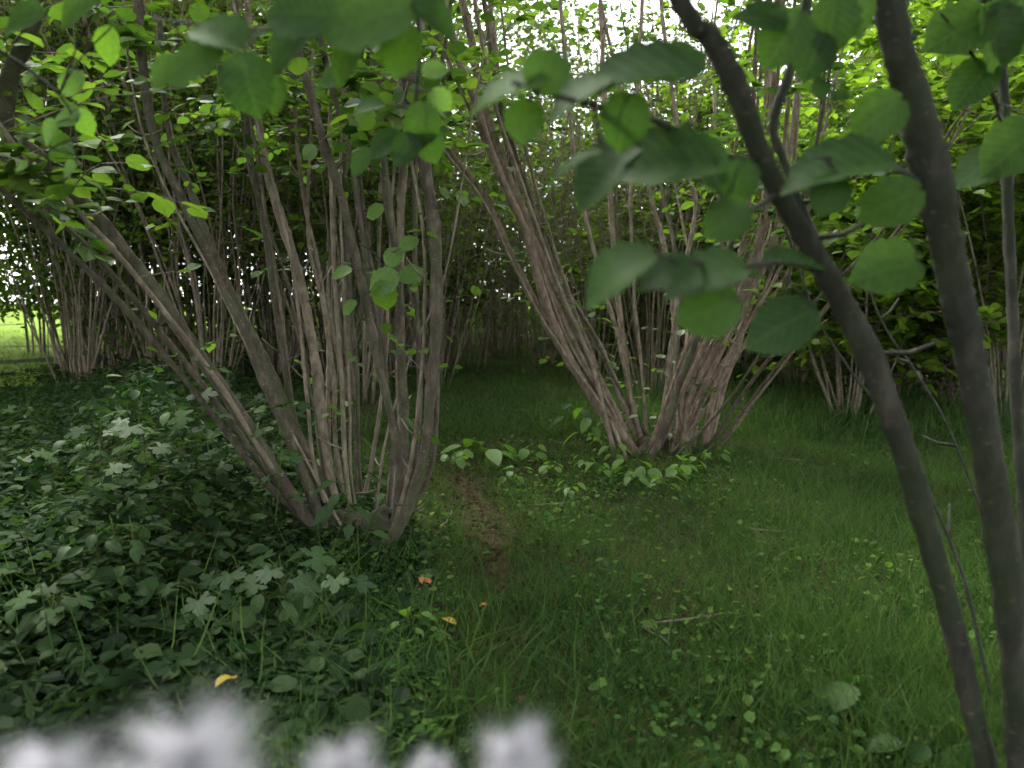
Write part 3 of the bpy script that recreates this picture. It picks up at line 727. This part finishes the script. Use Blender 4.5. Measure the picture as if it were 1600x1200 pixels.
def leaf_mass(name, label, boxes, mat, tmpl, cat='foliage', seed=0):
    """boxes: (x0, x1, y0, y1, z0, z1, clumps, leaves per clump, clump radius, leaf)"""
    rg = np.random.default_rng(seed); mb = MB()
    for x0, x1, y0, y1, z0, z1, nc, per, cr, lf in boxes:
        c = np.stack([x0 + (x1 - x0) * rg.random(nc), y0 + (y1 - y0) * rg.random(nc), z0 + (z1 - z0) * rg.random(nc)], -1)
        P = np.repeat(c, per, 0) + rg.normal(size=(nc * per, 3)) * np.array([cr, cr, cr * .45])
        P = P[(P[:, 0] > -.585 * P[:, 1]) | (P[:, 2] > .95 + .08 * rg.normal(size=len(P)))]      # the meadow lies open past this edge
        P = P[P[:, 2] > gz(P[:, 0], P[:, 1]) + .04]
        m = len(P)
        D = rg.normal(size=(m, 3)) * np.array([1, 1, .6]); N = np.array([0, 0, 1.0]) + rg.normal(size=(m, 3)) * .9
        V, F = scatter(tmpl[0], tmpl[1], P, frames(D, N), lf * (.6 + .8 * rg.random(m))); mb.add(V, F)
    o = link(name, mb.mesh(name, False), mat)
    return tag(o, label, cat, kind='stuff')

leaf_mass('thicket', 'dark mass of leaves deep in the wood behind the clearing', [
    (-8, 26, 25, 34, .2, 4.5, 620, 42, .75, .18), (-8, 26, 25, 34, 4.5, 8, 420, 40, .75, .18), (-8, 2, 25, 34, 8, 13, 190, 38, .8, .18), (9, 26, 25, 34, 8, 13, 260, 38, .8, .18),
    (-9, 34, 36, 44, 0, 6, 700, 42, 1.1, .30), (-9, 34, 36, 44, 6, 11, 300, 40, 1.1, .30), (3.4, 16, 14, 20, .1, 2.4, 260, 40, .5, .12), (1.4, 4, 12, 18, .1, 2.4, 160, 40, .45, .11)], M_LEAF_FAR, LEAF4, 'thicket', 3)
leaf_mass('wood_edge_foliage', 'small-leaved tangle hanging between the stems of the sunlit wood edge', [
    (-16, -2.2, 11, 20, 2.9, 8.5, 540, 44, .5, .10), (-13, -2.0, 9, 18, .6, 3.2, 720, 26, .33, .08), (-20, -6, 19, 27, 3.0, 12, 300, 42, .8, .17), (-13, -5, 14, 20, .1, 1.6, 260, 26, .4, .09), (-11.5, -6, 9.6, 14, 1.2, 3.2, 230, 26, .35, .08), (-4.5, -1.0, 8.2, 13, 1.6, 4.2, 200, 36, .4, .07)], M_LEAF_FAR, LEAF4, 'foliage', 4)

# ------------------------------------------------------------------ ground cover
def in_view(x, y, m=.25):
    return (np.abs(x) < .70 * y + m)

def density_points(n, y0, y1, rg, power=1.0):
    y = y0 * (y1 / y0) ** (rg.random(n) ** power)
    x = (rg.random(n) * 2 - 1) * (.70 * y + .3)
    return x, y

def make_grass():
    rg = np.random.default_rng(70); tv, tf = blade_template(); mb = MB()
    for n, y0, y1, hgt, wd in ((150000, 1.5, 7.5, .10, .0042), (110000, 6.5, 28, .15, .010)):
        x, y = density_points(n, y0, y1, rg)
        pth = np.abs(x - path_x(y)) / (.075 + .06 * np.sin(5 * y + 1) + .07 * rg.normal(size=n)) / (.35 + .65 * sstep(3.0, 3.9, y))
        patch = .5 + .5 * np.sin(2.1 * x + .7 * y) * np.cos(1.7 * y - .8 * x + 1)
        keep = rg.random(n) < np.clip(.78 + .22 * patch, 0, 1)
        keep &= (pth > 1) | (y > 5.6) | (rg.random(n) < .45)
        keep &= ~((x < -.75 - .08 * y) & (rg.random(n) < .72))
        x, y = x[keep], y[keep]; m = len(x)
        P = np.stack([x, y, gz(x, y) - .004], -1)
        az = rg.random(m) * 2 * np.pi
        D = np.stack([.75 * rg.normal(size=m), .75 * rg.normal(size=m), np.ones(m)], -1)
        N = np.stack([np.cos(az), np.sin(az), .1 * np.ones(m)], -1)
        hh = hgt * (.4 + 1.0 * rg.random(m) ** 1.5) * (1 + .5 * sstep(.6, 1.6, x)) * (.65 + .7 * (.5 + .5 * np.sin(5.3 * x + 2 * np.sin(3 * y)) * np.cos(4.1 * y + 1.5 * x)))
        V, F = scatter(tv, tf, P, frames(D, N), np.stack([np.full(m, wd) * (.6 + .8 * rg.random(m)), hh, hh], -1)); mb.add(V, F)
    # longer arching blades near the left foreground
    for cx, cy, n, rr, hh0 in ((-.95, 2.6, 120, .3, .34), (-.45, 2.35, 200, .28, .24), (-1.35, 2.5, 70, .3, .30), (.55, 2.3, 60, .4, .2), (-.2, 2.15, 160, .25, .2), (1.9, 6.6, 120, .5, .42), (2.6, 7.4, 140, .6, .45), (1.4, 7.4, 90, .4, .4)):
        a = rg.normal(size=(n, 2)) * rr; x = cx + a[:, 0]; y = cy + a[:, 1]
        P = np.stack([x, y, gz(x, y)], -1)
        D = np.stack([.6 * rg.normal(size=n), .6 * rg.normal(size=n), np.ones(n)], -1); D /= np.linalg.norm(D, axis=1)[:, None]
        az = rg.random(n) * 6.28; N = np.stack([np.cos(az), np.sin(az), np.zeros(n)], -1)
        h = hh0 * (.5 + .7 * rg.random(n))
        V, F = scatter(tv, tf, P, frames(D, N), np.stack([np.full(n, .007), h, h * 1.6], -1)); mb.add(V, F)
    tag(link('grass', mb.mesh('grass', True), M_GRASS), 'short green grass over the clearing and beside the path', 'grass', kind='stuff')
make_grass()

def under_h(x, y):
    """height of the leafy growth on the left"""
    e = -.55 - .10 * np.clip(y - 2, 0, 1.6) - .34 * np.clip(y - 3.6, 0, 5)
    return .52 * (1 - .85 * sstep(-.46, -.64, x / np.maximum(y, .1))) * sstep(e, e - 1.2, x) * sstep(1.3, 2.9, y) * (1 - .35 * sstep(6, 9, y)) + .07 * sstep(e + .5, e, x)

def make_undergrowth():
    rg = np.random.default_rng(80); mb = MB()
    n = 66000
    x, y = density_points(n, 1.5, 11, rg)
    h = under_h(x, y); bump = .75 + .25 * np.sin(3.1 * x + 1.3 * y) * np.cos(2.7 * y - x) + .18 * np.sin(7 * x + 5 * y)
    keep = (h > .02); x, y, h, bump = x[keep], y[keep], h[keep], bump[keep]; m = len(x)
    z = gz(x, y) + .02 + h * bump * (1 - .75 * rg.random(m) ** 1.7)
    P = np.stack([x, y, z], -1)
    D = rg.normal(size=(m, 3)) * np.array([1, 1, .35]); D[:, 2] -= .2
    N = np.array([0, -.12, 1.0]) + rg.normal(size=(m, 3)) * .38
    big = rg.random(m) < .25
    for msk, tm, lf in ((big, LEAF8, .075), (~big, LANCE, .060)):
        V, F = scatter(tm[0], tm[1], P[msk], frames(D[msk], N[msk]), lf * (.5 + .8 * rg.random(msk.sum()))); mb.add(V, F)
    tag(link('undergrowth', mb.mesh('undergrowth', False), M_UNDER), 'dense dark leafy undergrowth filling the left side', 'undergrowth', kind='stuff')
    # small round leaves low over the rest of the floor
    mb = MB(); n = 52000
    x, y = density_points(n, 1.3, 12, rg)
    pth = np.abs(x - path_x(y)) / .19
    patch = np.sin(3.3 * x - .9 * y + 2) * np.cos(2.2 * y + 1.4 * x)
    keep = (rg.random(n) < .16 + .25 * patch + .5 * ((x < -.2) & (y < 4)) + .75 * np.exp(-((x - .25) ** 2 / 1.1 + (y - 5.2) ** 2 / 1.6))) & ((pth > 1) | (y > 5.6) | (rg.random(n) < .05))
    x, y = x[keep], y[keep]; m = len(x)
    P = np.stack([x, y, gz(x, y) + .012 + .06 * rg.random(m)], -1)
    D = rg.normal(size=(m, 3)) * np.array([1, 1, .3]); N = np.array([0, 0, 1.0]) + rg.normal(size=(m, 3)) * .35
    V, F = scatter(LEAF4[0], LEAF4[1], P, frames(D, N), .030 * (.4 + 1.2 * rg.random(m) ** 1.8)); mb.add(V, F)
    tag(link('ground_cover', mb.mesh('ground_cover', False), M_COVER), 'low carpet of small round leaves among the grass', 'ground cover', kind='stuff')
    # brown litter on and beside the path and below the hazels
    mb = MB(); n = 2400
    y = 2.5 + 3.8 * rg.random(n); x = path_x(y) + rg.normal(size=n) * .24
    k = 6000; a = rg.normal(size=(k, 2)); c = np.where(rg.random(k) < .5, 0, 1)
    x = np.concatenate([x, np.where(c, right_base[0] - .3, left_base[0]) + a[:, 0] * .6]); y = np.concatenate([y, np.where(c, right_base[1] - .2, left_base[1] + .8) + a[:, 1] * .7])
    k = 2600; yy, = (1.8 * (9 / 1.8) ** rg.random(k),); x = np.concatenate([x, (rg.random(k) * 1.3 - .5) * .7 * yy]); y = np.concatenate([y, yy])      # strays among the grass
    m = len(x); P = np.stack([x, y, gz(x, y) + .016 + .012 * rg.random(m)], -1)
    D = rg.normal(size=(m, 3)) * np.array([1, 1, .15]); N = np.array([0, 0, 1.0]) + rg.normal(size=(m, 3)) * .3
    V, F = scatter(LEAF4[0], LEAF4[1], P, frames(D, N), .018 * (.3 + 1.8 * rg.random(m) ** 2)); mb.add(V, F)
    tag(link('leaf_litter', mb.mesh('leaf_litter', False), M_LITTER), 'brown scraps of dead leaves strewn on the path', 'leaf litter', kind='stuff')
make_undergrowth()

# ------------------------------------------------------------------ single plants
def make_plant(name, label, x, y, n, height, leaf, meshes, cat='plant', group=None, seed=0, spread=.6, toward=.0):
    """upright stem with petioled leaves, each leaf an object"""
    rnd = np.random.default_rng(seed); rr = random.Random(seed)
    base = np.array([x, y, float(gz(x, y))]); root = empty(name, base, label, cat, group)
    mb = MB()
    tip = np.array([rnd.normal() * .06, rnd.normal() * .06, height])
    c = spline(np.array([[0, 0, -.02], tip * .5 + rnd.normal(size=3) * .01, tip]), 8)
    mb.add(*tube(c, np.linspace(.004, .002, 8), 5, 0, 0, False))
    specs = []
    for k in range(n):
        u = .35 + .65 * (k + .5) / n; i = int(u * 7); p = c[i]
        az = k * 2.4 + rnd.random(); out = np.array([math.cos(az), math.sin(az), .25 + .5 * rnd.random() * u])
        pl = leaf * spread * (.5 + .8 * rnd.random()); q = p + out * pl
        mb.add(*tube(spline(np.array([p, (p + q) / 2 + [0, 0, .01], q]), 5), [.0018] * 5, 4, 0, 0, False))
        d = np.array([math.cos(az), math.sin(az), -.15 - .35 * rnd.random()]); nn = np.array([.25 * rnd.normal(), .25 * rnd.normal() - toward, 1.0])
        specs.append((q, d, nn, leaf * (.65 + .5 * rnd.random())))
    link('stem', mb.mesh('plant_stem'), M_GREENSTEM, root)
    for q, d, nn, s in specs:
        M = frames(d[None], nn[None])[0] * s
        o = bpy.data.objects.new('leaf', meshes[rr.randrange(len(meshes))]); COL.objects.link(o); o.parent = root
        o.matrix_local = Matrix(((*M[0], q[0]), (*M[1], q[1]), (*M[2], q[2]), (0, 0, 0, 1)))
    return root

def gpt(px, py):
    """ground point under a photo pixel"""
    v = FWD + np.array([1.0, 0, 0]) * (px - 800) / FPX + UPV * (600 - py) / FPX
    k = CAM_H / -v[2]
    return v[0] * k, v[1] * k

PL = [('maple_seedling', 'lobed-leaf seedling with the biggest pale leaves, in front of the left hazel', (455, 985), 9, .30, .15, LOBED, 'seedling', .35),
      ('maple_seedling', 'lobed-leaf seedling close to the foot of the left hazel, lower than its neighbour', (530, 965), 8, .22, .13, LOBED, 'seedling', .35),
      ('maple_seedling', 'lobed-leaf seedling at the dark edge of the undergrowth, left of the paler seedlings', (385, 975), 8, .24, .12, LOBED, 'seedling', .3),
      ('leafy_plant', 'plant with flat spreading leaves standing before the stems of the left hazel', (560, 880), 10, .42, .12, OVAL, 'plant', .1),
      ('leafy_plant', 'pale grey-green plant topping the undergrowth beside the leaning left stem', (345, 860), 8, .80, .14, LOBED, 'plant', .5),
      ('leafy_plant', 'plant with few grey-green leaves between leaning stem and undergrowth', (425, 870), 7, .78, .11, LOBED, 'plant', .4),
      ('rosette_plant', 'bright green rosette of long leaves in the grass beyond the path', (765, 722), 12, .06, .24, OVAL_FRESH, 'plant', .2),
      ('hazel_seedling', 'bright green seedling leaning on the left side of the right hazel', (925, 712), 7, .40, .16, OVAL_FRESH, 'seedling', .4),
      ('hazel_seedling', 'small bluish green seedling just behind the bright one by the right hazel', (893, 690), 6, .40, .15, OVAL, 'seedling', .1),
      ('leafy_plant', 'low round-leaved plant at the front foot of the right hazel', (1010, 758), 10, .14, .11, HAZEL_FRESH, 'plant', .2),
      ('leafy_plant', 'low plant with paler leaves right of the one at the hazel foot', (1060, 752), 9, .12, .10, HAZEL_FRESH, 'plant', .2),
      ('leafy_plant', 'low leafy plant on the left side of the right hazel foot', (960, 725), 8, .16, .10, OVAL_FRESH, 'plant', .2),
      ('leafy_plant', 'round-leaved plant in the dark lower right corner', (1420, 1195), 6, .12, .08, HAZEL, 'plant', .4),
      ('leafy_plant', 'broad-leaved plant beside the foot of the nearest hazel', (1360, 1120), 5, .10, .09, HAZEL, 'plant', .2),
      ('grassy_plant', 'small bright sprig in the grass beside the yellow fallen leaf', (655, 1010), 7, .10, .08, OVAL_FRESH, 'plant', .2)]
for k, (nm, lb, (px, py), n, h, lf, ms, ct, tw) in enumerate(PL):
    x, y = gpt(px, py)
    make_plant(nm, lb, x, y, n, h, lf, ms, ct, None, 300 + k, toward=tw)
FRESH = [(860, 745), (905, 735), (945, 752), (980, 770), (830, 725), (880, 775), (1085, 742), (1110, 730), (800, 755), (1035, 775), (720, 735), (935, 700)]
for k, (px, py) in enumerate(FRESH):
    x, y = gpt(px, py)
    make_plant('leafy_plant', 'small fresh green plant in the ground cover around the right hazel foot', x, y, 7, .09 + .05 * R.random(), .07 + .03 * R.random(), OVAL_FRESH if k % 2 else HAZEL_FRESH, 'plant', 'fresh plants by the right hazel', 700 + k, toward=.2)
rp = random.Random(77)
k = 0
while k < 34:
    y = 2.3 * (7.5 / 2.3) ** rp.random(); x = -(.12 + .56 * rp.random()) * y
    h = float(under_h(np.array(x), np.array(y)))
    if h < .12: continue
    make_plant('leafy_plant', 'dark leafy plant standing in the dense undergrowth on the left', x, y, 8 + rp.randrange(4), h * (.95 + .3 * rp.random()) + .04, .075 + .045 * rp.random(),
               rp.choice([LOBED, OVAL, OVAL]), 'plant', 'plants in the left undergrowth', 500 + k, toward=.15)
    k += 1

# ------------------------------------------------------------------ fallen leaves
def fallen(px, py, size, mat, label, seed, rz, on=None):
    x, y = gpt(px, py)
    me = hazel_leaf_mesh('fallen_leaf', seed); me.materials.append(mat)
    o = bpy.data.objects.new('fallen_leaf', me); COL.objects.link(o)
    o.location = (x, y, float(gz(x, y)) + .05); o.rotation_euler = (math.radians(28), math.radians(10), rz); o.scale = (size,) * 3
    if on: o.location = at(px, py, on)      # caught on the undergrowth
    tag(o, label, 'leaf', 'fallen leaves')
fallen(666, 940, .062, M_ORANGE, 'rusty orange fallen leaf left of the path', 41, .4)
fallen(766, 962, .045, M_ORANGE, 'small reddish fallen leaf lying on the path', 42, 1.9)
fallen(711, 1005, .055, M_YELLOW, 'yellow fallen leaf in the bright grass beside the path', 43, 1.2)
fallen(366, 1060, .06, M_YELLOW, 'narrow yellow fallen leaf in the dark undergrowth near the front', 44, 2.6, 2.08)

# ------------------------------------------------------------------ dead sticks behind the right-hand grass
def stick(label, poly, th, seed, mat=M_BARK_P):
    P = np.array([at(*p) for p in poly]); C = spline(P, 18)
    mb = MB(); mb.add(*tube(C, np.linspace(th, th * .5, 18), 6, .15, seed))
    o = link('dead_branch', mb.mesh('dead_branch', True, P[0]), mat, None, P[0])
    tag(o, label, 'branch', 'dead branches behind the grass')
def gp(px, py, up=0.0):
    x, y = gpt(px, py); return (px, py, y)
stick('pale dead branch propped up behind the grass, sloping down to the right', [(1490, 610, 8.6), (1430, 560, 8.7), (1385, 515, 8.8), (1350, 480, 8.9)], .03, 1)
stick('pale forked dead branch lying low in front of the thicket', [(1340, 590, 9.4), (1400, 560, 9.3), (1460, 530, 9.2)], .028, 2)
stick('thin grey dead branch curving up before the bramble', [(1290, 590, 9.8), (1300, 540, 9.8), (1320, 500, 9.8), (1310, 450, 9.8)], .018, 3)

rt = random.Random(9)
for k in range(14):
    y = 2.4 + 4.5 * rt.random(); x = (rt.random() * .75 - .22) * y; a = rt.random() * 3.14; ln = .12 + .3 * rt.random()
    c = np.array([[x + ln * (t - .5) * math.cos(a) + .02 * rt.random(), y + ln * (t - .5) * math.sin(a) + .02 * rt.random(), 0] for t in np.linspace(0, 1, 6)])
    c[:, 2] = gz(c[:, 0], c[:, 1]) + .025
    mb = MB(); mb.add(*tube(c, np.linspace(.006, .003, 6), 5, .2, k, False)); mb.add(*tube(np.array([c[3], c[3] + [.05 * math.cos(a + .8), .05 * math.sin(a + .8), .02]]), [.003, .002], 4, 0, 0, False))
    tag(link('fallen_twig', mb.mesh('fallen_twig', True, c[0]), M_TWIG, None, c[0]), 'short dry twig lying in the grass beside the path', 'twig', 'fallen twigs')

# ------------------------------------------------------------------ made-up white plumes near the camera, standing in for an unidentified pale blur
def plume_mesh(seed):
    """downy tapering head: core plus fine hairs, base at the origin, unit height"""
    rg = np.random.default_rng(seed); mb = MB()
    t = np.linspace(0, 1, 12); rad = .30 * np.sin(np.pi * np.clip(t, .03, .98) ** .55) ** .9 * .42
    mb.add(*tube(np.stack([.04 * np.sin(t * 4 + seed), 0 * t, t * .9], -1), np.maximum(rad, .02), 9, .7, seed, False))
    k = 1000; u = rg.random(k) ** .8; az = rg.random(k) * 6.283
    r = np.interp(u, t, rad) * .8
    P = np.stack([r * np.cos(az), r * np.sin(az), u * .9], -1)
    D = np.stack([np.cos(az), np.sin(az), 1.1 + .8 * rg.random(k)], -1) + rg.normal(size=(k, 3)) * .25
    N = np.stack([-np.sin(az), np.cos(az), 0 * az], -1); ln = .12 + .34 * rg.random(k)
    mb.add(*scatter(np.array([[-.5, 0, 0], [.5, 0, 0], [0, 1, .25]]), [np.array([[0, 1, 2]])], P, frames(D, N), np.stack([np.full(k, .010), ln, ln], -1)))
    return mb.mesh('plume')
M_PLUME = leaf_mat('white down', [(.42, .42, .46), (.50, .50, .54)], trans=.5, tcol=(1, 1, 1), gloss=0)
PLUMES = [plume_mesh(s) for s in range(3)]
WHICH = ['plume at the bottom left corner', 'second plume from the bottom left corner', 'tallest and widest plume', 'plume leaning just right of the tallest one', 'low plume between the tallest one and the bottom centre',
         'thin streaky plume left of bottom centre', 'thin plume at bottom centre', 'plume with the highest tip near bottom centre', 'rightmost plume, beside the one with the highest tip near bottom centre']
for k, (px, ty, d, hh, lean) in enumerate(((10, 1208, .36, .06, -.1), (95, 1200, .34, .06, .3), (278, 1132, .33, .075, -.05), (345, 1182, .34, .06, .5), (470, 1192, .35, .05, -.5), (690, 1180, .44, .035, .6), (770, 1185, .46, .035, -.5), (845, 1150, .38, .05, .15), (900, 1180, .37, .045, .6))):
    tip = at(px, ty, d); hb = tip - np.array([hh * lean, 0, hh])
    gx, gy = hb[0] - .05 * math.sin(k * 2.1), hb[1] + .04 * math.cos(k * 1.7)
    base = np.array([gx, gy, float(gz(gx, gy))])
    root = empty('plume_standin', base, 'made-up fluffy white stand-in for an unidentified blur, ' + WHICH[k], 'plume', 'made-up white plumes along the bottom edge')
    mb = MB(); mb.add(*tube(spline(np.array([[0, 0, -.03], (hb - base) * .55 + [.012, .01, 0], hb - base]), 12), np.linspace(.0026, .0014, 12), 5, 0, 0, False))
    link('stalk', mb.mesh('stalk'), M_GREENSTEM, root)
    o = link('plume', PLUMES[k % 3], M_PLUME, root, hb - base); o.scale = (hh * 1.5, hh * 1.5, hh); o.rotation_euler = (0, math.atan(lean), k * 1.3)
    for j in range(3):
        a = k + j * 2.1; mb = MB(); q = np.array([[0, 0, 0], [.04 * math.cos(a), .04 * math.sin(a), .22], [.16 * math.cos(a), .16 * math.sin(a), .36]])
        c = spline(q, 7); wv = np.array([-math.sin(a), math.cos(a), 0]) * .003
        V = np.vstack([c - wv * np.linspace(1, .1, 7)[:, None], c + wv * np.linspace(1, .1, 7)[:, None]]); i = np.arange(6)
        mb.add(V, [np.stack([i, i + 7, i + 8, i + 1], -1)]); link('blade', mb.mesh('blade'), M_GRASS, root)
